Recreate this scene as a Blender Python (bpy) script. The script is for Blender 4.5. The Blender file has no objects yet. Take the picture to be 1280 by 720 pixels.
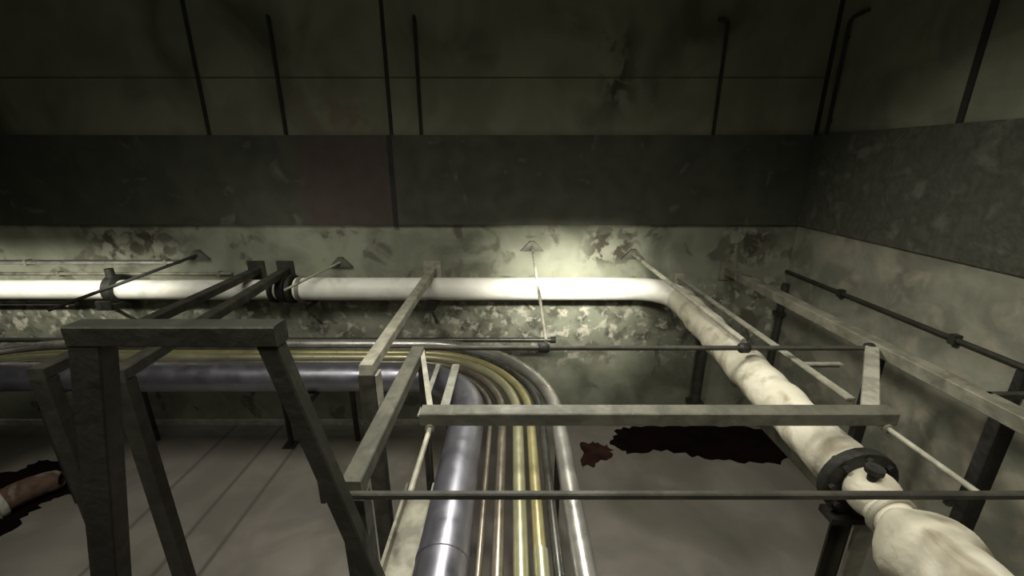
import bpy, bmesh, math, random
from mathutils import Vector, Matrix
random.seed(7)
sc = bpy.context.scene
COL = sc.collection
PI = math.pi
# ---------------------------------------------------------------- camera frame
F = 517.0; PITCH = math.radians(17.2); H = 4.0
CP, SP = math.cos(PITCH), math.sin(PITCH)
D = 5.62          # back wall
XR = 3.88         # right wall
ZF = H - 1.48     # level of the steel frame

def P(u, v, x=None, y=None, z=None):
    """world point seen at photo pixel (u, v) on the plane x=, y= or z= (z above the floor)"""
    a = (u - 640) / F; b = (v - 360) / F
    d = Vector((a, CP - b * SP, -SP - b * CP))
    if x is not None: t = x / d.x
    elif y is not None: t = y / d.y
    else: t = (z - H) / d.z
    p = d * t
    return Vector((p.x, p.y, p.z + H))

# ---------------------------------------------------------------- materials
def mat(name, c1, c2=None, rough=.6, metal=0, scale=4, bump=.2, lo=.4, hi=.6, fleck=None, fscale=18, flo=.62, fhi=.7,
        detail=6, stretch=(1, 1, 1), dirt=None, dlo=.5, dhi=.7, dscale=1.3, extra=None, spec=.5):
    m = bpy.data.materials.new(name); m.use_nodes = True
    nt = m.node_tree; N = nt.nodes; L = nt.links
    b = N['Principled BSDF']
    b.inputs['Roughness'].default_value = rough; b.inputs['Metallic'].default_value = metal; b.inputs['Specular IOR Level'].default_value = spec
    tc = N.new('ShaderNodeTexCoord'); mp = N.new('ShaderNodeMapping'); mp.inputs['Scale'].default_value = stretch
    L.new(tc.outputs['Object'], mp.inputs['Vector'])
    def noise(sc_, det, dist=0):
        n = N.new('ShaderNodeTexNoise'); n.inputs['Scale'].default_value = sc_; n.inputs['Detail'].default_value = det
        n.inputs['Distortion'].default_value = dist
        L.new(mp.outputs[0], n.inputs['Vector']); return n
    def ramp(fac, lo_, hi_):
        r = N.new('ShaderNodeMapRange'); r.inputs['From Min'].default_value = lo_; r.inputs['From Max'].default_value = hi_
        L.new(fac, r.inputs['Value']); return r.outputs[0]
    def mix(fac, ca, cb):
        x = N.new('ShaderNodeMix'); x.data_type = 'RGBA'
        L.new(fac, x.inputs[0])
        for s, c in ((6, ca), (7, cb)):
            if isinstance(c, tuple): x.inputs[s].default_value = (*c, 1)
            else: L.new(c, x.inputs[s])
        return x.outputs[2]
    c2 = c2 or tuple(k * .7 for k in c1)
    n1 = noise(scale, detail, .4)
    col = mix(ramp(n1.outputs['Fac'], lo, hi), c1, c2)
    if dirt:
        n3 = noise(dscale, 5, 1.0); col = mix(ramp(n3.outputs['Fac'], dlo, dhi), col, dirt)
    if fleck:
        n2 = noise(fscale, 7, .35); col = mix(ramp(n2.outputs['Fac'], flo, fhi), col, fleck)
    if extra: col = extra(N, L, tc, mix, ramp, noise, col)
    L.new(col, b.inputs['Base Color'])
    if bump:
        bp = N.new('ShaderNodeBump'); bp.inputs['Strength'].default_value = bump; bp.inputs['Distance'].default_value = .03
        nb = noise(scale * 3, 6, .3)
        L.new(nb.outputs['Fac'], bp.inputs['Height']); L.new(bp.outputs[0], b.inputs['Normal'])
    rr = ramp(noise(scale * 2, 4).outputs['Fac'], .3, .7)
    mr = N.new('ShaderNodeMapRange'); mr.inputs['To Min'].default_value = max(.05, rough - .1); mr.inputs['To Max'].default_value = min(1, rough + .12)
    L.new(rr, mr.inputs['Value']); L.new(mr.outputs[0], b.inputs['Roughness'])
    return m

def wall_extra(N, L, tc, mix, ramp, noise, col):
    # broken, spalled concrete below the painted band: pale chips and dark holes (height from Object Z)
    sx = N.new('ShaderNodeSeparateXYZ'); L.new(tc.outputs['Object'], sx.inputs[0])
    low = ramp(sx.outputs['Z'], 2.5, 2.2)
    mid = ramp(sx.outputs['Z'], 3.6, 3.1)
    lofloor = ramp(sx.outputs['Z'], .9, 1.5)
    def mul(a, b):
        k = N.new('ShaderNodeMath'); k.operation = 'MULTIPLY'; L.new(a, k.inputs[0]); L.new(b, k.inputs[1]); return k.outputs[0]
    chips = ramp(noise(9, 10, .35).outputs['Fac'], .52, .66)
    dark = ramp(noise(4.5, 10, .35).outputs['Fac'], .46, .64)
    dk2 = ramp(noise(2.6, 9, .6).outputs['Fac'], .6, .66)
    col = mix(mul(mul(dark, low), lofloor), col, (.085, .083, .064))
    col = mix(mul(mul(chips, low), lofloor), col, (.5, .48, .39))
    def dist(sock, c):
        k = N.new('ShaderNodeMath'); k.operation = 'SUBTRACT'; L.new(sock, k.inputs[0]); k.inputs[1].default_value = c
        q = N.new('ShaderNodeMath'); q.operation = 'ABSOLUTE'; L.new(k.outputs[0], q.inputs[0]); return q.outputs[0]
    spots = ramp(noise(7, 9, .6).outputs['Fac'], .45, .56)
    for xs_, w_ in ((1.37, .5), (3.25, .5), (-5.2, .9), (-8, .9)):
        spot = mul(ramp(dist(sx.outputs['X'], xs_), w_, w_ * .4), ramp(dist(sx.outputs['Z'], 2.87), .36, .15))
        col = mix(mul(spot, spots), col, (.06, .052, .034))
    col = mix(mul(dk2, mid), col, (.12, .115, .085))
    return col

def upper_extra(N, L, tc, mix, ramp, noise, col):
    # dark drip stain and a faint reddish patch on the upper back wall
    sx = N.new('ShaderNodeSeparateXYZ'); L.new(tc.outputs['Object'], sx.inputs[0])
    def dist(sock, c):
        k = N.new('ShaderNodeMath'); k.operation = 'SUBTRACT'; L.new(sock, k.inputs[0]); k.inputs[1].default_value = c
        q = N.new('ShaderNodeMath'); q.operation = 'ABSOLUTE'; L.new(k.outputs[0], q.inputs[0]); return q.outputs[0]
    def mul(a, b):
        k = N.new('ShaderNodeMath'); k.operation = 'MULTIPLY'; L.new(a, k.inputs[0]); L.new(b, k.inputs[1]); return k.outputs[0]
    blot = ramp(noise(4.5, 8, .6).outputs['Fac'], .44, .56)
    box = mul(ramp(dist(sx.outputs['X'], 1.3), .3, .05), ramp(dist(sx.outputs['Z'], 5.05), .62, .3))
    col = mix(mul(box, blot), col, (.05, .05, .036))
    box2 = mul(ramp(dist(sx.outputs['X'], -2.2), .75, .3), ramp(dist(sx.outputs['Z'], 4.5), .5, .2))
    col = mix(mul(box2, blot), col, (.175, .145, .11))
    return col
def band_extra(N, L, tc, mix, ramp, noise, col):
    # one stretch of the band is painted reddish brown
    sx = N.new('ShaderNodeSeparateXYZ'); L.new(tc.outputs['Object'], sx.inputs[0])
    k = N.new('ShaderNodeMath'); k.operation = 'SUBTRACT'; L.new(sx.outputs['X'], k.inputs[0]); k.inputs[1].default_value = -2.15
    q = N.new('ShaderNodeMath'); q.operation = 'ABSOLUTE'; L.new(k.outputs[0], q.inputs[0])
    return mix(ramp(q.outputs[0], .75, .5), col, (.062, .046, .037))

M = {}
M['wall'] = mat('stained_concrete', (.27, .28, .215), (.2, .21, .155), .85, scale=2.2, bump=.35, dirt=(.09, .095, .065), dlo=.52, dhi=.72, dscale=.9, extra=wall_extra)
M['wallR'] = mat('stained_side_concrete', (.25, .255, .195), (.17, .172, .13), .85, scale=2.4, bump=.4, dirt=(.12, .12, .09), dlo=.52, dhi=.75, dscale=1.1,
                 fleck=(.3, .275, .21), fscale=4.2, flo=.5, fhi=.68)
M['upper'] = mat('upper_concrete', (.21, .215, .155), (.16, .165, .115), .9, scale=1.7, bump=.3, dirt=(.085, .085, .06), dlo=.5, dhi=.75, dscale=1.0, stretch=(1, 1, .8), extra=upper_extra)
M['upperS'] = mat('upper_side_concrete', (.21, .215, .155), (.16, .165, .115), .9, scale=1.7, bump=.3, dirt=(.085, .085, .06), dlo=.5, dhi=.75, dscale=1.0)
M['band'] = mat('dark_band_paint', (.06, .065, .045), (.045, .047, .034), .8, scale=2.5, bump=.25, dirt=(.1, .1, .075), dlo=.62, dhi=.7, dscale=2.5, extra=band_extra)
M['bandR'] = mat('dark_rough_band', (.06, .063, .045), (.03, .032, .024), .85, scale=5, bump=.6, fleck=(.1, .1, .075), fscale=5, flo=.5, fhi=.68)
M['seam'] = mat('black_seam', (.012, .012, .01), (.02, .02, .016), .8, bump=.1)
M['rail'] = mat('dark_steel', (.06, .058, .043), (.035, .034, .025), .6, .2, scale=7, bump=.15)
M['trestle'] = mat('olive_black_steel', (.042, .042, .03), (.028, .028, .02), .6, .3, scale=6, bump=.2)
M['beam'] = mat('grey_steel_beam', (.27, .26, .2), (.17, .165, .125), .55, .2, scale=6, bump=.2, dirt=(.1, .09, .07), dlo=.55, dhi=.7, dscale=3)
M['midbeam'] = mat('dull_green_grey_beam', (.13, .127, .095), (.08, .08, .06), .55, .2, scale=6, bump=.2)
M['lightbeam'] = mat('worn_pale_beam', (.42, .405, .32), (.28, .27, .21), .6, .15, scale=7, bump=.25, dirt=(.14, .13, .1), dlo=.58, dhi=.7, dscale=3)
M['insul'] = mat('pale_insulation', (.66, .63, .51), (.54, .51, .39), .7, 0, scale=3, bump=.5, dirt=(.26, .22, .14), dlo=.5, dhi=.7, dscale=3.5)
M['brightpipe'] = mat('white_painted_pipe', (.85, .84, .77), (.74, .73, .65), .5, 0, scale=4, bump=.12, dirt=(.5, .48, .4), dlo=.62, dhi=.8, dscale=2)
M['lav'] = mat('grey_lilac_metal', (.36, .36, .41), (.29, .29, .33), .36, .85, scale=3, bump=0)
M['silver'] = mat('silver_pipe_metal', (.56, .55, .5), (.42, .41, .37), .34, .75, scale=4, bump=0)
M['yg'] = mat('dull_yellow_green_paint', (.45, .44, .28), (.38, .37, .23), .36, .6, scale=4, bump=0)
M['yel'] = mat('mustard_yellow_paint', (.47, .42, .21), (.38, .34, .17), .36, .55, scale=4, bump=0)
M['brown'] = mat('brown_pipe_metal', (.3, .265, .21), (.22, .19, .15), .36, .75, scale=5, bump=0)
M['dgrey'] = mat('dark_pipe_metal', (.09, .09, .078), (.06, .06, .05), .35, .5, scale=6, bump=0)
M['black'] = mat('black_iron', (.018, .018, .014), (.03, .03, .024), .6, .3, scale=9, bump=.3)
M['rust'] = mat('rust_brown_metal', (.3, .2, .14), (.2, .12, .085), .7, .2, scale=9, bump=.5, fleck=(.6, .57, .46), fscale=4, flo=.52, fhi=.62)
M['pale'] = mat('pale_chipped_paint', (.5, .5, .43), (.36, .36, .3), .7, 0, scale=9, bump=.3)
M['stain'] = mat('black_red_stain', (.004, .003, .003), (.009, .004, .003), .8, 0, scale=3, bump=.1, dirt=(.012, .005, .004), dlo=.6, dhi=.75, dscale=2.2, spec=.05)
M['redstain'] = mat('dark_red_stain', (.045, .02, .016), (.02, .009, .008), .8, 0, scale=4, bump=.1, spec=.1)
M['ceiling'] = mat('ceiling_concrete', (.16, .16, .12), (.12, .12, .09), .9, scale=2)

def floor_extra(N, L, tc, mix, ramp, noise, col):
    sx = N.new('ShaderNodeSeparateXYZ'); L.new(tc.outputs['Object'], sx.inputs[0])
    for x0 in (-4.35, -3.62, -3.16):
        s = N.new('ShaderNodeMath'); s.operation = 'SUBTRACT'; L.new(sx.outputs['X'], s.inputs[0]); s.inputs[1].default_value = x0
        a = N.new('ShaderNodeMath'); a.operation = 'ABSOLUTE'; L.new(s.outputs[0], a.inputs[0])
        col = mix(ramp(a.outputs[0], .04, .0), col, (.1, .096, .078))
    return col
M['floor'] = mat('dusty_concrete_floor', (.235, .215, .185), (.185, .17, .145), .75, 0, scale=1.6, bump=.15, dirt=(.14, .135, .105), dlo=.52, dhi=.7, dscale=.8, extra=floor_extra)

# ---------------------------------------------------------------- mesh helpers
def link(name, bm, m, parent=None, smooth=False, origin=None):
    """one mesh object from a bmesh in world space"""
    me = bpy.data.meshes.new(name)
    off = Vector((0, 0, 0))
    p = parent
    while p is not None: off += p.location; p = p.parent
    o = bpy.data.objects.new(name, me); COL.objects.link(o)
    if parent is None and origin is not None: o.location = Vector(origin); off = Vector(origin)
    bmesh.ops.recalc_face_normals(bm, faces=bm.faces)
    bmesh.ops.translate(bm, verts=bm.verts, vec=-off)
    bm.to_mesh(me); bm.free()
    me.materials.append(m)
    if smooth:
        me.polygons.foreach_set('use_smooth', [True] * len(me.polygons))
        me.set_sharp_from_angle(angle=math.radians(40))
    o.parent = parent
    return o
def tag(o, label, cat, group=None):
    o['label'] = label; o['category'] = cat
    if group: o['group'] = group
    return o
def thing(name, loc, label, cat, group=None):
    o = bpy.data.objects.new(name, None); COL.objects.link(o); o.location = Vector(loc); o.empty_display_size = .1
    return tag(o, label, cat, group)
def structure(o): o['kind'] = 'structure'; return o

def box(bm, lo, hi, bev=0):
    v = [bm.verts.new((x, y, z)) for z in (lo[2], hi[2]) for y in (lo[1], hi[1]) for x in (lo[0], hi[0])]
    fs = [bm.faces.new([v[i] for i in f]) for f in ((0, 2, 3, 1), (4, 5, 7, 6), (0, 1, 5, 4), (2, 6, 7, 3), (0, 4, 6, 2), (1, 3, 7, 5))]
    if bev:
        es = list({e for f in fs for e in f.edges})
        bmesh.ops.bevel(bm, geom=es, offset=bev, segments=2, affect='EDGES')
    return bm
def frame(p0, p1, up=(0, 0, 1)):
    d = (Vector(p1) - Vector(p0)).normalized(); up = Vector(up)
    if abs(d.dot(up)) > .98: up = Vector((0, 1, 0))
    s = d.cross(up).normalized(); return d, s, s.cross(d)
def prism(bm, prof, p0, p1, up=(0, 0, 1)):
    """sweep a closed 2-D outline (side, up) straight from p0 to p1"""
    p0, p1 = Vector(p0), Vector(p1); d, s, u = frame(p0, p1, up)
    A = [bm.verts.new(p0 + s * a + u * b) for a, b in prof]; B = [bm.verts.new(p1 + s * a + u * b) for a, b in prof]
    n = len(prof)
    for i in range(n): bm.faces.new((A[i], A[(i + 1) % n], B[(i + 1) % n], B[i]))
    bm.faces.new(A[::-1]); bm.faces.new(B)
    return bm
def rect(w, h, c=.006):
    w /= 2; h /= 2
    return [(-w + c, -h), (w - c, -h), (w, -h + c), (w, h - c), (w - c, h), (-w + c, h), (-w, h - c), (-w, -h + c)]
def chan(w, h, t=.014):      # channel, open to one side
    w /= 2; h /= 2
    return [(-w, -h), (w, -h), (w, -h + t), (-w + t, -h + t), (-w + t, h - t), (w, h - t), (w, h), (-w, h)]
def angle(w, h, t=.014):     # L section
    w /= 2; h /= 2
    return [(-w, h), (-w, -h), (-w + t, -h), (-w + t, h - t), (w, h - t), (w, h)]
def tube(bm, pts, r, n=14, caps=True):
    pts = [Vector(p) for p in pts]; rs = r if isinstance(r, (list, tuple)) else [r] * len(pts)
    rings = []; s = None
    for i, p in enumerate(pts):
        t = (pts[min(i + 1, len(pts) - 1)] - pts[max(i - 1, 0)]).normalized()
        if s is None:
            ref = Vector((0, 0, 1)) if abs(t.z) < .95 else Vector((1, 0, 0)); s = t.cross(ref).normalized()
        else: s = (s - t * s.dot(t)).normalized()
        u = s.cross(t)
        rings.append([bm.verts.new(p + (s * math.cos(2 * PI * k / n) + u * math.sin(2 * PI * k / n)) * rs[i]) for k in range(n)])
    for A, B in zip(rings, rings[1:]):
        for k in range(n): bm.faces.new((A[k], A[(k + 1) % n], B[(k + 1) % n], B[k]))
    if caps: bm.faces.new(rings[0][::-1]); bm.faces.new(rings[-1])
    return bm
def ring(bm, c, axis, r0, r1, w, n=28):
    """a solid collar: inner radius r0, outer r1, width w along axis"""
    c = Vector(c); d, s, u = frame(c, c + Vector(axis))
    rows = []
    for rr, k in ((r0, -.5), (r1 - .006, -.5), (r1, -.5 + .006 / w), (r1, .5 - .006 / w), (r1 - .006, .5), (r0, .5)):
        rows.append([bm.verts.new(c + d * (w * k) + (s * math.cos(2 * PI * j / n) + u * math.sin(2 * PI * j / n)) * rr) for j in range(n)])
    for i in range(len(rows)):
        A, B = rows[i], rows[(i + 1) % len(rows)]
        for j in range(n): bm.faces.new((A[j], A[(j + 1) % n], B[(j + 1) % n], B[j]))
    return bm
def arc(c, r, a0, a1, z, n=20):
    return [Vector((c[0] + r * math.cos(a0 + (a1 - a0) * i / n), c[1] + r * math.sin(a0 + (a1 - a0) * i / n), z)) for i in range(n + 1)]
def nb(): return bmesh.new()
def wobble(bm, amt, f=5.0):
    from mathutils import noise as NZ
    for v in bm.verts:
        v.co += Vector(NZ.noise_vector(v.co * f)) * amt

# ---------------------------------------------------------------- the setting
XL, YF, ZC = -10.0, -3.0, 8.0
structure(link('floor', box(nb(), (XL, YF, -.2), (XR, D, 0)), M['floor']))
structure(link('ceiling', box(nb(), (XL, YF, ZC), (XR, D, ZC + .2)), M['ceiling']))
ZB0, ZB1 = P(640, 281, y=D).z, P(640, 169, y=D).z      # the dark band
structure(link('wall_back', box(nb(), (XL, D, -.2), (XR + .25, D + .25, ZB1)), M['wall']))
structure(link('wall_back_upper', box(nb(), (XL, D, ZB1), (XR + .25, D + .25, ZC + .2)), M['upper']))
structure(link('wall_right', box(nb(), (XR, YF, -.2), (XR + .25, D, ZB1)), M['wallR']))
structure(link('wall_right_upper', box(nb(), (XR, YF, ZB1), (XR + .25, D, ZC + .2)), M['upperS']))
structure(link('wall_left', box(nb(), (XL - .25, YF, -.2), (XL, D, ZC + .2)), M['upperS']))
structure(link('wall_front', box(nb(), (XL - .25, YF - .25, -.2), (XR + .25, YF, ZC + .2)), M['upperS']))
BT = .05
structure(link('trim_1', box(nb(), (XL, D - BT, ZB0), (XR, D, ZB1), .006), M['band']))
structure(link('trim_2', box(nb(), (XR - BT, YF, ZB0), (XR, D - BT, ZB1), .006), M['bandR']))
structure(link('baseboard_back', box(nb(), (XL, D - .03, 0), (XR, D, .1), .005), M['pale']))
k = 3
def seam(lo, hi):
    global k
    structure(link('trim_%d' % k, box(nb(), lo, hi), M['seam'])); k += 1
for u in (228, 476):                                     # panel joints on the upper back wall
    x = P(u, 0, y=D).x; seam((x - .022, D - .015, ZB1), (x + .022, D, ZC))
x = P(490, 220, y=D - BT).x; seam((x - .03, D - BT - .012, ZB0 - .02), (x + .03, D - BT, ZB1))
seam((XR - .035, D - .035, ZB1), (XR, D, ZC))            # corner joint
y = P(1222, 80, x=XR).y; seam((XR - .015, y - .028, ZB1 - .02), (XR, y + .028, ZC))
z = P(640, 97, y=D).z; structure(link('trim_%d' % k, box(nb(), (XL, D - .004, z - .006), (XR, D, z + .006)), M['bandR']))

# bent rods hanging down the upper wall
def hang_rod(u0, v0, u1, wall, hook, label):
    if wall == 'back':
        p = P((u0 + u1) / 2, 95, y=D - .03); top = P(u0, v0, y=D - .03).z; d = Vector((hook, 0, 0)); n = Vector((0, .03, 0))
    else:
        p = P((u0 + u1) / 2, 95, x=XR - .03); top = P(u0, v0, x=XR - .03).z; d = Vector((0, hook, 0)); n = Vector((.03, 0, 0))
    a = Vector((p.x, p.y, ZB1 + .005)); b = Vector((p.x, p.y, top))
    pts = [a, b - Vector((0, 0, .05)), b - Vector((0, 0, .015)) + d * .15, b + d * .4, b + d]
    t = thing('wall_rod', a, label, 'rod', 'bent rods on the upper wall')
    link('rod', tube(nb(), pts, .02, 8), M['seam'], t, True)
    for zz in (a.z + .15, b.z - .2):
        link('bracket', box(nb(), (a.x - .014, a.y - .014, zz - .015), (a.x + .014, D, zz + .015) if wall == 'back' else (XR, a.y + .014, zz + .015)), M['seam'], t)
hang_rod(335, 20, 357, 'back', -.01, 'thin black rod on the upper concrete wall, leftmost of the four rods')
hang_rod(518, 20, 526, 'back', -.01, 'thin black rod on the upper wall just right of the long middle panel joint')
hang_rod(908, 24, 895, 'back', -.12, 'thin black rod with hooked top turned left near the wall corner')
hang_rod(1058, 24, 1038, 'right', -.25, 'faint dark rod with hooked top turned right beyond the wall corner')

# ---------------------------------------------------------------- white wall pipe that turns towards the camera
ZP, YP, XP, RP = H - 1.685, 5.4, 2.13, .155
YE = YP - .45
def C(y): q = (YE - y) / 3; return Vector((XP - .13 * q, y, ZP - .095 * q))    # centre line of the forward run
t = thing('insulated_pipe', (XP, YP, ZP), 'thick white insulated pipe along the back wall turning forward at the right', 'pipe')
xj = P(372, 362, y=YP).x
YV = 1.99
path = [Vector((xj, YP, ZP)), Vector((-.5, YP, ZP)), Vector((.6, YP, ZP))] + arc((XP - .45, YP - .45), .45, PI / 2, 0, ZP, 14)
bm = tube(nb(), path, RP, 28); link('white_sleeve', bm, M['brightpipe'], t, True)['label'] = 'clean white pipe length on the wall'
n = 40; ys = [YP - .45 - (YP - .45 - YV) * i / n for i in range(n + 1)]
bm = tube(nb(), [C(yy) for yy in ys], [RP + .008 + .006 * math.sin(i * 1.7) for i in range(n + 1)], 32)
wobble(bm, .014, 5); link('insulation', bm, M['insul'], t, True)['label'] = 'worn cream insulation on the forward run'
link('bare_pipe', tube(nb(), [C(YV + .02), C(1.5)], .105, 24), M['insul'], t, True)
prof = [(1.67, .06), (1.668, .1), (1.655, .145), (1.625, .18), (1.58, .205), (1.52, .212), (1.46, .205), (1.42, .19), (1.3, .187), (1.1, .192), (.8, .188), (.4, .19)]
bm = tube(nb(), [C(a) for a, b in prof], [b for a, b in prof], 36); wobble(bm, .035, 4.5)
link('insulation', bm, M['insul'], t, True)['label'] = 'rounded lumpy end of the near insulation'
bm = ring(nb(), C(1.72), (0, 1, 0), .08, .125, .035); link('joint_ring', bm, M['lightbeam'], t, True)
fl = link('valve_flange', ring(nb(), C(YV - .03), (0, 1, 0), .1, .215, .06), M['black'], t, True)
for i in range(8):
    a = 2 * PI * i / 8; c = C(YV - .03) + Vector((.175 * math.cos(a), 0, .175 * math.sin(a)))
    link('bolt', tube(nb(), [c - Vector((0, .055, 0)), c + Vector((0, .05, 0))], .017, 6), M['black'], fl)
vc = C(1.85)
bm = nb(); bmesh.ops.create_uvsphere(bm, u_segments=24, v_segments=14, radius=.135); bmesh.ops.translate(bm, verts=bm.verts, vec=vc + Vector((0, 0, .02)))
vb = link('valve_body', bm, M['insul'], t, True)
kc = vc + Vector((-.05, -.02, .15))
link('valve_stem', tube(nb(), [kc - Vector((0, 0, .04)), kc + Vector((0, 0, .02)), kc + Vector((0, 0, .03)), kc + Vector((0, 0, .06))], [.025, .025, .045, .045], 12), M['black'], vb, True)
link('clamp_ring', ring(nb(), (xj + .06, YP, ZP), (1, 0, 0), RP - .01, RP + .02, .05), M['beam'], t, True)
xb = P(541, 370, y=YP - .1).x

# left length of the wall pipe, joined with a dark coupling
tl = thing('wall_pipe', (-6, YP, ZP), 'bright white pipe on the back wall left of the dark coupling', 'pipe')
link('sleeve', tube(nb(), [Vector((XL + .02, YP, ZP - .01)), Vector((xj - .25, YP, ZP - .01))], RP - .02, 28), M['brightpipe'], tl, True)
bm = ring(nb(), (xj - .17, YP, ZP), (1, 0, 0), .08, .185, .1); ring(bm, (xj - .06, YP, ZP), (1, 0, 0), .08, .2, .06); ring(bm, (xj - .3, YP, ZP), (1, 0, 0), .08, .19, .05)
link('coupling', bm, M['black'], tl, True)
xc = P(148, 362, y=YP).x
cl = link('clamp', ring(nb(), (xc, YP, ZP), (1, 0, 0), RP - .03, RP + .05, .12), M['black'], tl, True)
link('clamp_bolt', tube(nb(), [Vector((xc, YP - .05, ZP + .16)), Vector((xc, YP - .05, ZP + .3))], .05, 10), M['black'], cl, True)

# pipe brackets and stands on the back wall
def wall_bracket(u, label, w=.14, m='black'):
    x = P(u, 372, y=YP).x; zb = ZP - RP
    b = thing('pipe_bracket', (x, D, zb - .1), label, 'bracket', 'brackets under the wall pipe')
    link('arm', prism(nb(), chan(w, .06), (x, D, zb - .035), (x, YP - .24, zb - .035)), M[m], b)
    link('stop', box(nb(), (x - w / 2, YP - .26, zb - .065), (x + w / 2, YP - .225, zb + .06), .004), M[m], b)
    link('brace', prism(nb(), rect(.05, .03), (x, D - .01, zb - .42), (x, YP - .15, zb - .065)), M['beam'], b)
wall_bracket(541, 'black angle bracket under the white pipe beside the middle grey beam')
wall_bracket(150, 'black bracket under the white pipe at far left', .2)
wall_bracket(388, 'black bracket under the dark coupling of the wall pipe', .1)
def stand(u, label, yb=5.2, top=None):
    x = P(u, 500, y=yb).x; zt = top
    b = thing('pipe_stand', (x, yb, 0), label, 'stand', 'floor stands')
    link('post', prism(nb(), angle(.07, .07), (x, yb, .012), (x, yb, zt), (0, 1, 0)), M['trestle'], b)
    link('foot_plate', box(nb(), (x - .09, yb - .09, 0), (x + .09, yb + .09, .014), .004), M['trestle'], b)
    link('head_plate', box(nb(), (x - .09, yb - .09, zt), (x + .09, yb + .09, zt + .014), .004), M['trestle'], b)
stand(353, 'dark slim post standing against the back wall behind the splayed trestle', 5.12, 1.5)

# thin pipes on the wall, far left
def wall_line(v, r, u1, m, label, ypos, u0=-250):
    a = P(u0, v, y=ypos); b = P(u1, v, y=ypos); a.x = max(a.x, XL + .02)
    t = thing('thin_pipe', (b.x, ypos, b.z), label, 'pipe', 'thin pipes on the left of the back wall')
    link('pipe', tube(nb(), [a, b], r, 12), M[m], t, True)
    for q in (.25, .6, .97):
        p = a.lerp(b, q)
        link('clip', box(nb(), (p.x - .02, p.y - r * 1.1, p.z - r * 1.5), (p.x + .02, D + .004, p.z + r * 1.3), .003), M['beam'], t)
wall_line(328, .028, 222, 'silver', 'thin bright pipe on the back wall, highest of the left wall pipes', 5.56)
wall_line(342, .024, 290, 'beam', 'thin dull pipe on the back wall just above the bright left pipe', 5.58)
wall_line(379, .03, 96, 'silver', 'thin bright pipe just under the thick white pipe at far left', 5.5)

# ---------------------------------------------------------------- pipe bundle
ZPB = H - 2.38; XC, YC, XCL = -1.2, 3.47, -5.75
def bundle_pipe(x, r, m, label, y_end=-.6, z=ZPB, band=True):
    R = x - XC; pts = []
    lx = XCL - R
    pts += [Vector((lx, 1.6, z)), Vector((lx, 2.6, z))]
    pts += arc((XCL, YC), R, PI, PI / 2, z, 22)
    for q in range(1, 8): pts.append(Vector((XCL + (XC - XCL) * q / 8, YC + R, z)))
    pts += arc((XC, YC), R, PI / 2, 0, z, 26)
    pts += [Vector((x, 3.0, z)), Vector((x, 2, z)), Vector((x, 1, z)), Vector((x, y_end, z))]
    t = thing('bent_pipe', (x, 3.0, z), label, 'pipe', 'bent pipes of the bundle')
    link('pipe', tube(nb(), pts, r, 24), M[m], t, True)
    return t
p = bundle_pipe(-.43, .165, 'lav', 'thickest pipe of the bundle, grey lilac metal, innermost of the bend')
link('joint_band', ring(nb(), (-.43, 1.95, ZPB), (0, 1, 0), .16, .17, .05), M['lav'], p, True)
bundle_pipe(-.205, .022, 'brown', 'thinnest pipe of the bundle, right beside the thick lilac pipe')
bundle_pipe(-.09, .04, 'brown', 'brown metal pipe between the thinnest pipe and the dull green one')
bundle_pipe(.055, .05, 'yg', 'dull yellow-green pipe in the middle of the bundle')
p = bundle_pipe(.178, .043, 'yel', 'mustard yellow pipe of the bundle with a pale sleeve near the front')
link('sleeve', tube(nb(), [Vector((.182, 2.02, ZPB)), Vector((.182, -.6, ZPB))], .05, 20), M['yg'], p, True)['label'] = 'paler sleeve'
bundle_pipe(.285, .034, 'dgrey', 'dark grey pipe between the mustard pipe and the silver pipe')
p = bundle_pipe(.44, .073, 'silver', 'silver pipe on the outside of the bundle bend')
a = P(690, 425, y=5.3); zt = a.z
t = thing('dark_pipe', (a.x, 5.3, zt), 'straight dark pipe behind the bundle ending left of the tall tie rod', 'pipe')
link('pipe', tube(nb(), [Vector((-7.5, 5.3, zt)), Vector((a.x, 5.3, zt))], .034, 14), M['dgrey'], t, True)
link('end_cap', tube(nb(), [Vector((a.x - .02, 5.3, zt)), Vector((a.x + .05, 5.3, zt))], .045, 14), M['black'], t, True)
# cross bearers that carry the bundle on the floor
def bearer(lo, hi, label):
    lo, hi = Vector(lo), Vector(hi); t = thing('pipe_bearer', ((lo.x + hi.x) / 2, (lo.y + hi.y) / 2, 0), label, 'support', 'bearers under the pipe bundle')
    zc = ZPB - .165 - .04
    link('crossbar', prism(nb(), rect(.08, .08), (lo.x, lo.y, zc), (hi.x, hi.y, zc)), M['trestle'], t)
    for e in (lo.lerp(hi, .05), lo.lerp(hi, .95)):
        link('leg', prism(nb(), rect(.06, .06), (e.x, e.y, 0), (e.x, e.y, zc - .04), (0, 1, 0)), M['trestle'], t)
bearer((-.72, 3.72, 0), (.56, 3.72, 0), 'dark low crossbar under the pipes where the bundle bends')
bearer((-2.3, 4.0, 0), (-2.3, 5.3, 0), 'dark low crossbar under the pipes left of the middle grey beam')
bearer((-5.3, 4.0, 0), (-5.3, 5.3, 0), 'dark low crossbar under the pipes at far left')

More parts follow.
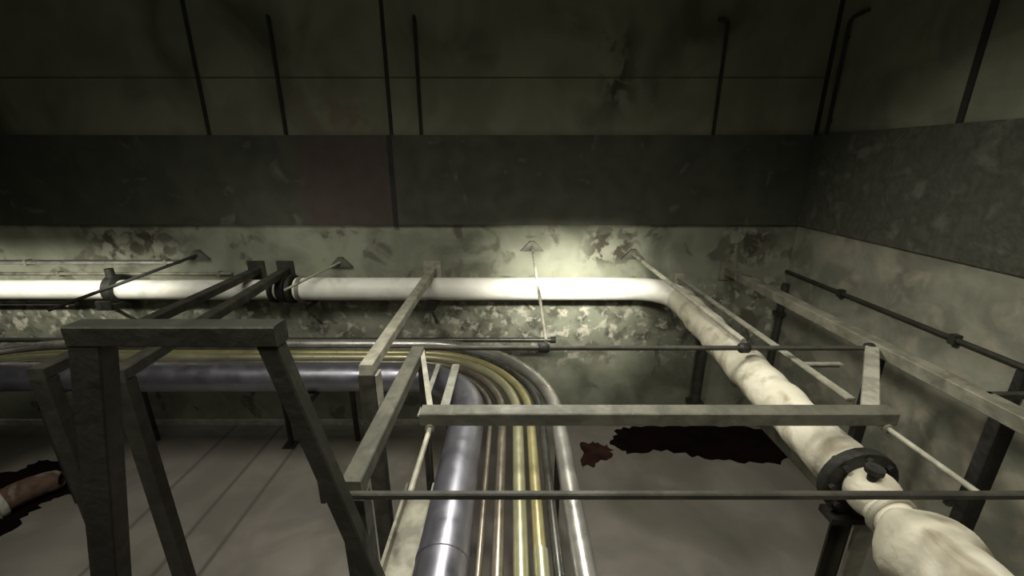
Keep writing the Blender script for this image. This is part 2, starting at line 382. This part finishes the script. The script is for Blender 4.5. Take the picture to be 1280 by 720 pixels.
# ---------------------------------------------------------------- rack frame (rod, beam and posts in one upright plane)
a = P(525, 435, z=ZF); b = P(1090, 435, z=ZF); YR = a.y; XA, XB = a.x, b.x
zl = P(640, 519, y=YR).z
t = thing('rack_frame', (XA, YR, 0), 'level steel frame of a thin rod and a thick cross beam over the pipe bundle', 'frame')
link('top_rod', tube(nb(), [Vector((XA, YR, ZF)), Vector((XB, YR, ZF))], .02, 12), M['rail'], t, True)
ZC_ = ZF + .035
c0, c1 = P(527, 519, z=ZC_), P(1114, 519, z=ZC_)
link('cross_beam', prism(nb(), rect(.1, .085), c0, c1), M['midbeam'], t)
link('post', prism(nb(), angle(.07, .07), (XA, YR, 0), (XA, YR, ZF - .02), (0, 1, 0)), M['rail'], t)
link('brace', prism(nb(), angle(.035, .035), (XA + .02, YR - .02, ZF), c0 + Vector((.05, .03, -.02))), M['lightbeam'], t)
link('brace', prism(nb(), rect(.09, .05), (XB, YR, ZF), c1 + Vector((-.1, .03, -.01))), M['lightbeam'], t)
for k_, q in ((c0, .055), (c1, -.05)):                  # tubes from the cross beam to the front rail
    s0 = k_ + Vector((q, -.03, -.055)); s1 = Vector((s0.x, YR * .0 + P(640, 612, z=ZF).y, ZF - .02))
    link('tube_rail', tube(nb(), [s0, s1], .015, 12), M['lightbeam'], t, True)
    link('tube_knob', tube(nb(), [s0 + Vector((0, .03, 0)), s0 - Vector((0, .03, 0))], .027, 12), M['beam'], t, True)
link('hang_post', prism(nb(), rect(.1, .06), (XB + .12, YR + .05, P(1098, 560, y=YR).z), (XB + .12, YR + .05, ZF - .03), (0, 1, 0)), M['black'], t)
for u in (680, 930, 1088):
    q = P(u, 435, z=ZF)
    link('joint', tube(nb(), [q + Vector((-.045, 0, 0)), q + Vector((-.03, 0, 0)), q + Vector((.03, 0, 0)), q + Vector((.045, 0, 0))], [.03, .043, .043, .03], 12), M['black'], t, True)
q0 = P(1005, 457, y=YR + .3); q1 = P(1078, 457, y=YR + .3)
link('short_bar', prism(nb(), angle(.05, .05), q0, Vector((XB + .05, YR + .3, q1.z))), M['lightbeam'], t)
# pale straps behind the lower beam
for i, (u, w) in enumerate(((548, .05), (570, .085))):
    q = P(u, 456, z=H - 2.17); q2 = Vector((q.x, P(640, 520, z=H - 2.17).y, q.z))
    tag(link('pale_strap', prism(nb(), rect(w, .02), q, q2), M['pale'], None, origin=q2), ('narrow' if i == 0 else 'wide') + ' pale flat bar lying on the bend of the thick lilac pipe', 'bar', 'pale bars on the thick pipe')
# left side beam of the bay, its front post and the front rail
e = P(428, 612, z=ZF)
t = thing('side_beam', (e.x, e.y, 0), 'wide grey-green beam running forward from the rack frame to the splayed trestle', 'beam')
link('beam', prism(nb(), rect(.1, .09), (XA, YR - .06, ZF), (XA, e.y, ZF)), M['midbeam'], t)
link('post', prism(nb(), chan(.12, .09), (XA, e.y + .03, 0), (XA, e.y + .03, ZF - .05), (0, 1, 0)), M['rail'], t)
t = thing('front_rail', (1.5, e.y, ZF), 'long thin dark rail crossing the foreground from the splayed trestle to the right', 'rail')
zr = P(640, 619, y=e.y - .06).z
link('rail', prism(nb(), rect(.03, .034), (XA - .02, e.y - .06, zr), (XR, e.y - .06, zr)), M['rail'], t)
hq = P(1188, 622, y=e.y - .06)
link('hanger', prism(nb(), rect(.035, .03), (hq.x, e.y - .06, zr - .05), (hq.x, e.y - .06, zr - .017), (0, 1, 0)), M['black'], t)
link('wall_plate', box(nb(), (XR - .02, e.y - .15, zr - .08), (XR, e.y + .03, zr + .08), .004), M['rail'], t)

# right side beam
xs = P(1090, 437, z=ZF).x
t = thing('side_beam', (xs, 3, 0), 'long grey beam running forward along the right wall from the back wall', 'beam')
link('beam', prism(nb(), rect(.13, .1), (xs + .09, D, ZF), (xs + .09, -1, ZF)), M['beam'], t)
link('wall_plate', box(nb(), (xs - .03, D - .02, ZF - .14), (xs + .21, D, ZF + .12), .004), M['beam'], t)
for (u, v, dz) in ((1258, 520, 1.0), (905, 352, .62)):
    q = P(u, v, x=xs + .1)
    link('post', prism(nb(), rect(.12, .07), (xs + .09, q.y, max(0, ZF - dz)), (xs + .09, q.y, ZF - .05), (0, 1, 0)), M['black' if u > 1000 else 'lightbeam'], t)
q = P(1180, 466, z=ZF); 
link('wall_strut', prism(nb(), rect(.04, .04), (xs + .12, q.y - .35, ZF + .03), (XR, q.y - .35, ZF + .03)), M['rail'], t)
# pale thin rod beside the insulated pipe
t = thing('thin_rail', (2.5, 3.9, ZP), 'narrow pale rail running along the right side of the worn insulated pipe', 'rail')
xr_ = P(1052, 500, z=ZF - .12).x + .05
link('rail', prism(nb(), angle(.06, .05), (xr_, D, ZF - .12), (xr_, YR - .6, ZF - .12)), M['lightbeam'], t)
link('wall_plate', box(nb(), (xr_ - .07, D - .02, ZF - .2), (xr_ + .07, D, ZF - .04), .004), M['lightbeam'], t)
# right wall conduit
zc = P(985, 340, x=XR - .04).z
t = thing('wall_conduit', (XR, 3, zc), 'dark straight conduit fixed along the right wall', 'conduit')
link('conduit', tube(nb(), [Vector((XR - .035, D - .02, zc)), Vector((XR - .035, -1, zc))], .024, 10), M['trestle'], t, True)
for yy in (4.6, 3.3, 2.4):
    link('clip', box(nb(), (XR - .07, yy - .03, zc - .045), (XR, yy + .03, zc + .045), .004), M['trestle'], t)
q = P(1276, 470, x=XR - .05)
link('drop_pipe', prism(nb(), rect(.06, .06), (XR - .04, q.y, zc - .6), (XR - .04, q.y, zc - .02), (0, 1, 0)), M['black'], t)
# corner downpipe and back-wall downpipe
def downpipe(p, z0, z1, r, label, wallx):
    t = thing('drop_pipe', (p.x, p.y, z0), label, 'pipe')
    link('pipe', tube(nb(), [Vector((p.x, p.y, z0)), Vector((p.x, p.y, z1))], r, 14), M['dgrey'], t, True)
    for q in (.2, .8):
        zz = z0 + (z1 - z0) * q
        link('clip', box(nb(), (p.x - r * 1.4, p.y - r * 1.3, zz - .025), (p.x + r * 1.4, D, zz + .025), .004), M['dgrey'], t)
downpipe(P(873, 470, y=D - .09), .1, 1.95, .075, 'dark upright pipe on the back wall behind the worn insulated pipe', 0)
downpipe(P(973, 400, y=D - .08), .1, 2.35, .045, 'dark upright pipe in the corner of the two walls', 0)

# ---------------------------------------------------------------- wall-to-post bracket beams
def bracket(u_end, v_end, wall_u, label, m, w=.1, pm='trestle'):
    e = P(u_end, v_end, z=ZF); xw = P(wall_u, 338, y=D).x
    t = thing('bracket_beam', (e.x, e.y, 0), label, 'beam', 'beams from the back wall to upright posts')
    link('beam', prism(nb(), rect(w, .085), (xw, D, ZF), (e.x, e.y, ZF)), M[m], t)
    link('post', prism(nb(), chan(.12, .09), (e.x, e.y + .04, 0), (e.x, e.y + .04, ZF - .045), (0, 1, 0)), M[pm], t)
    if pm == 'rail': link('edge_strip', prism(nb(), rect(.02, .1), (e.x + .075, e.y + .04, ZF - .5), (e.x + .075, e.y + .04, ZF - .04), (0, 1, 0)), M['lightbeam'], t)
    link('wall_plate', box(nb(), (xw - .12, D - .02, ZF - .12), (xw + .12, D, ZF + .14), .004), M[m], t)
    link('foot_plate', box(nb(), (e.x - .12, e.y - .08, 0), (e.x + .12, e.y + .16, .015), .004), M['trestle'], t)
bracket(45, 468, 322, 'dark beam from the back wall to a post, farthest left', 'rail', .12)
bracket(145, 470, 358, 'dark beam from the back wall to a post behind the splayed trestle', 'rail', .12)
bracket(457, 463, 541, 'worn pale grey beam from the back wall to a post left of the rack frame', 'lightbeam', .1, 'rail')

# tie rods
def tie(u0, v0, end, label, m='lightbeam', r=.016):
    a = P(u0, v0, y=D - .045); end = Vector(end)
    t = thing('tie_rod', a, label, 'rod', 'sloping tie rods on the back wall')
    link('rod', tube(nb(), [a, end], r, 10), M[m], t, True)
    link('wall_bracket', prism(nb(), [(-.16, -.07), (.16, -.07), (.03, .07), (-.03, .07)], (a.x, D, a.z), (a.x, D - .05, a.z)), M['midbeam'], t)
tie(665, 308, P(683, 433, z=ZF) + Vector((0, .03, .035)), 'thin pale rod sloping from the back wall to the top rod above the silver pipe')
tie(792, 318, P(931, 433, z=ZF) + Vector((0, .03, .035)), 'pale rod sloping over the elbow of the white pipe', r=.026)
tie(425, 328, P(355, 363, y=4.9), 'short thin rod sloping down left above the dark coupling')
tie(246, 319, P(60, 388, y=4.5), 'dark rod sloping down left across the bright pipe at far left', 'seam', .02)

# ---------------------------------------------------------------- splayed trestle
YT = e.y - .17
tl_, tr_ = P(104, 416, y=YT), P(345, 416, y=YT)
zt = tl_.z
t = thing('splayed_trestle', ((tl_.x + tr_.x) / 2, YT, 0), 'tall dark trestle with flat top and two splayed legs at left', 'trestle')
sl = .225
lx, rx = tl_.x + .03, tr_.x - .03
link('top_bar', prism(nb(), rect(.085, .08), (tl_.x - .03, YT, zt), (tr_.x + .02, YT, zt)), M['trestle'], t)
def leg(x, sgn, w, d, zk):
    """splayed upper length that turns upright low down; one closed outline, w wide and d deep"""
    xk = x + sgn * sl * (zt - zk)
    bm = nb(); rows = []
    for xx, zz in ((x, zt - .02), (xk, zk), (xk, .012)):
        rows.append([bm.verts.new((xx + a_ * w / 2, YT + b_ * d / 2, zz)) for a_, b_ in ((-1, -1), (1, -1), (1, 1), (-1, 1))])
    for A_, B_ in zip(rows, rows[1:]):
        for i in range(4): bm.faces.new((A_[i], A_[(i + 1) % 4], B_[(i + 1) % 4], B_[i]))
    bm.faces.new(rows[0]); bm.faces.new(rows[-1][::-1])
    bmesh.ops.bevel(bm, geom=[e_ for e_ in bm.edges], offset=.006, segments=1, affect='EDGES')
    o = link('leg', bm, M['trestle'], t)
    link('foot_plate', box(nb(), (xk - .12, YT - .09, 0), (xk + .12, YT + .07, .015), .004), M['trestle'], o)
leg(lx, -1, .12, .08, 1.6)
leg(rx, 1, .075, .07, 1.95)

# ---------------------------------------------------------------- pale channel beside the thick pipe, near side
x0 = -.78
t = thing('cable_tray', (x0, 2, 0), 'pale open cable tray running forward on the left of the thick lilac pipe', 'cable tray')
zt2 = H - 2.78
link('tray_floor', box(nb(), (x0 - .13, 1.95, zt2 - .01), (x0 + .1, 2.95, zt2), 0), M['lightbeam'], t)
for xx in (x0 - .13, x0 + .1):
    link('side_rail', box(nb(), (xx - .012, 1.95, zt2 - .02), (xx + .012, 2.95, zt2 + .09), .003), M['lightbeam'], t)
for yy in (2.6, 2.1):
    link('leg', prism(nb(), rect(.05, .05), (x0, yy, 0), (x0, yy, zt2 - .01), (0, 1, 0)), M['beam'], t)

# support stand below the valve
q = P(1058, 655, y=YV + .02)
vq = C(YV - .03); zs = vq.z - .216
t = thing('valve_stand', (vq.x, vq.y, 0), 'dark slim stand under the black valve flange at lower right', 'stand')
link('post', prism(nb(), angle(.07, .07), (vq.x - .02, vq.y, .012), (vq.x - .02, vq.y, zs - .05), (0, 1, 0)), M['trestle'], t)
link('post', prism(nb(), rect(.11, .03), (vq.x + .13, vq.y, .012), (vq.x + .13, vq.y, zs - .05), (0, 1, 0)), M['lightbeam'], t)
link('saddle', box(nb(), (vq.x - .13, vq.y - .06, zs - .05), (vq.x + .2, vq.y + .06, zs), .006), M['black'], t)
link('foot_plate', box(nb(), (vq.x - .13, vq.y - .1, 0), (vq.x + .22, vq.y + .1, .014), .004), M['trestle'], t)

# ---------------------------------------------------------------- floor stains and the broken elbow
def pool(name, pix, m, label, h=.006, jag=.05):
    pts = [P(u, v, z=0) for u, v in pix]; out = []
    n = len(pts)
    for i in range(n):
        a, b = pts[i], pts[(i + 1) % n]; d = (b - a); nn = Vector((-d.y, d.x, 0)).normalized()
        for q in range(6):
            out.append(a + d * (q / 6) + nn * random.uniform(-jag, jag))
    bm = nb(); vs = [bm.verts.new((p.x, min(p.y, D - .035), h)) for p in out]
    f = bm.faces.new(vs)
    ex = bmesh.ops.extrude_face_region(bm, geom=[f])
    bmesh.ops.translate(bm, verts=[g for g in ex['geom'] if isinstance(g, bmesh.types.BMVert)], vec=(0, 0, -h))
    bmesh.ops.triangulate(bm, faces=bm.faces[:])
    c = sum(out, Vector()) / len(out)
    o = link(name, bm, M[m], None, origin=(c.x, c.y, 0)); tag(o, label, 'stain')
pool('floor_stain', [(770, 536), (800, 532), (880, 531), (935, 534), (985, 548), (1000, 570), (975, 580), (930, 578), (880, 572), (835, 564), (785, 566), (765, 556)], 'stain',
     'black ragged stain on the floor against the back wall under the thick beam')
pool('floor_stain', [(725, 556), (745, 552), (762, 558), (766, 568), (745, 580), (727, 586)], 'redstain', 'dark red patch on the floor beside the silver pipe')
pool('floor_stain', [(-40, 690), (-40, 600), (20, 590), (50, 574), (85, 574), (98, 600), (96, 618), (60, 626), (35, 644), (8, 668)], 'stain',
     'black-red stain on the floor under the broken elbow at lower left')
c = P(14, 622, z=.15)
t = thing('broken_elbow', (c.x, c.y, 0), 'rust-brown broken pipe elbow with pale rim lying on the dark stain', 'pipe')
pts = [c + Vector(v) for v in ((.3, .3, 0), (.25, .28, .0), (.18, .22, .01), (.11, .13, .02), (.04, .03, .02), (-.03, -.1, 0))]
bm = tube(nb(), pts, [.075, .12, .135, .14, .14, .14], 20, False)
bmesh.ops.solidify(bm, geom=bm.faces[:], thickness=.018); wobble(bm, .02, 7)
link('elbow', bm, M['rust'], t, True)
bm = ring(nb(), c + Vector((-.035, -.11, 0)), (-.35, -1, 0), .11, .17, .07); wobble(bm, .012, 9)
link('rim', bm, M['pale'], t, True)

# ---------------------------------------------------------------- lights
def area(name, loc, target, size, energy, col, spread=PI):
    l = bpy.data.lights.new(name, 'AREA'); l.shape = 'RECTANGLE'; l.size, l.size_y = size; l.energy = energy; l.color = col; l.spread = spread
    o = bpy.data.objects.new(name, l); COL.objects.link(o); o.location = loc
    o.rotation_euler = (Vector(target) - Vector(loc)).to_track_quat('-Z', 'Y').to_euler(); return o
WARM = (1, .97, .84)
area('unseen_strip_lamp', (.75, 3.95, 3.08), (.75, 5.45, 2.3), (1.5, .1), 21, WARM, 1.2)
area('unseen_strip_lamp', (-6.3, 4.7, 2.75), (-6.3, 5.45, 2.3), (3.4, .08), 13, WARM, 1.6)
area('unseen_strip_lamp', (-2.9, 4.4, 3.25), (-2.9, 5.45, 2.6), (1.6, .1), 2.2, WARM, 2.4)  # weak fill added for the middle of the back wall, no fixture there
area('ceiling_fill', (-1.2, .4, 7.6), (-1.2, 3.2, 0), (7, 2), 115, (1, .95, .85), 1.45)  # broad general fill from above, added without any fixture
area('upper_wall_fill', (-1.5, -1.2, 6.0), (-1.5, 5.6, 5.9), (8, .6), 11, (.95, 1, .8), 2.0)  # added fill that lifts the upper walls from behind the camera
area('right_wall_fill', (-.6, 2.6, 5.2), (3.8, 3.0, 2.0), (.6, .6), 19, (1, .97, .86), 1.2)  # added light to brighten the right wall, no lamp stands here
area('unseen_streak_lamp', (.15, 4.7, 6.1), (.1, 1.9, 1.7), (.3, .5), 25, (1, .97, .88), 1.0)  # unseen light put in for the streak highlights along the pipes
area('side_lamp', (2.6, .2, 5.6), (2.4, 2.2, 2.2), (.5, .5), 5, (1, .97, .88), 1.4)

w = bpy.data.worlds.new('World'); sc.world = w; w.use_nodes = True
w.node_tree.nodes['Background'].inputs[0].default_value = (.5, .52, .42, 1); w.node_tree.nodes['Background'].inputs[1].default_value = .05

# ---------------------------------------------------------------- camera
cam = bpy.data.cameras.new('camera'); cam.sensor_width = 36; cam.lens = F / 1280 * 36; cam.clip_start = .02
co = bpy.data.objects.new('camera', cam); COL.objects.link(co)
co.location = (0, 0, H); co.rotation_euler = (PI / 2 - PITCH, 0, 0)
sc.camera = co
sc.view_settings.view_transform = 'Standard'; sc.view_settings.look = 'None'
sc.view_settings.gamma = 1; sc.view_settings.use_curve_mapping = False; sc.view_settings.exposure = 0
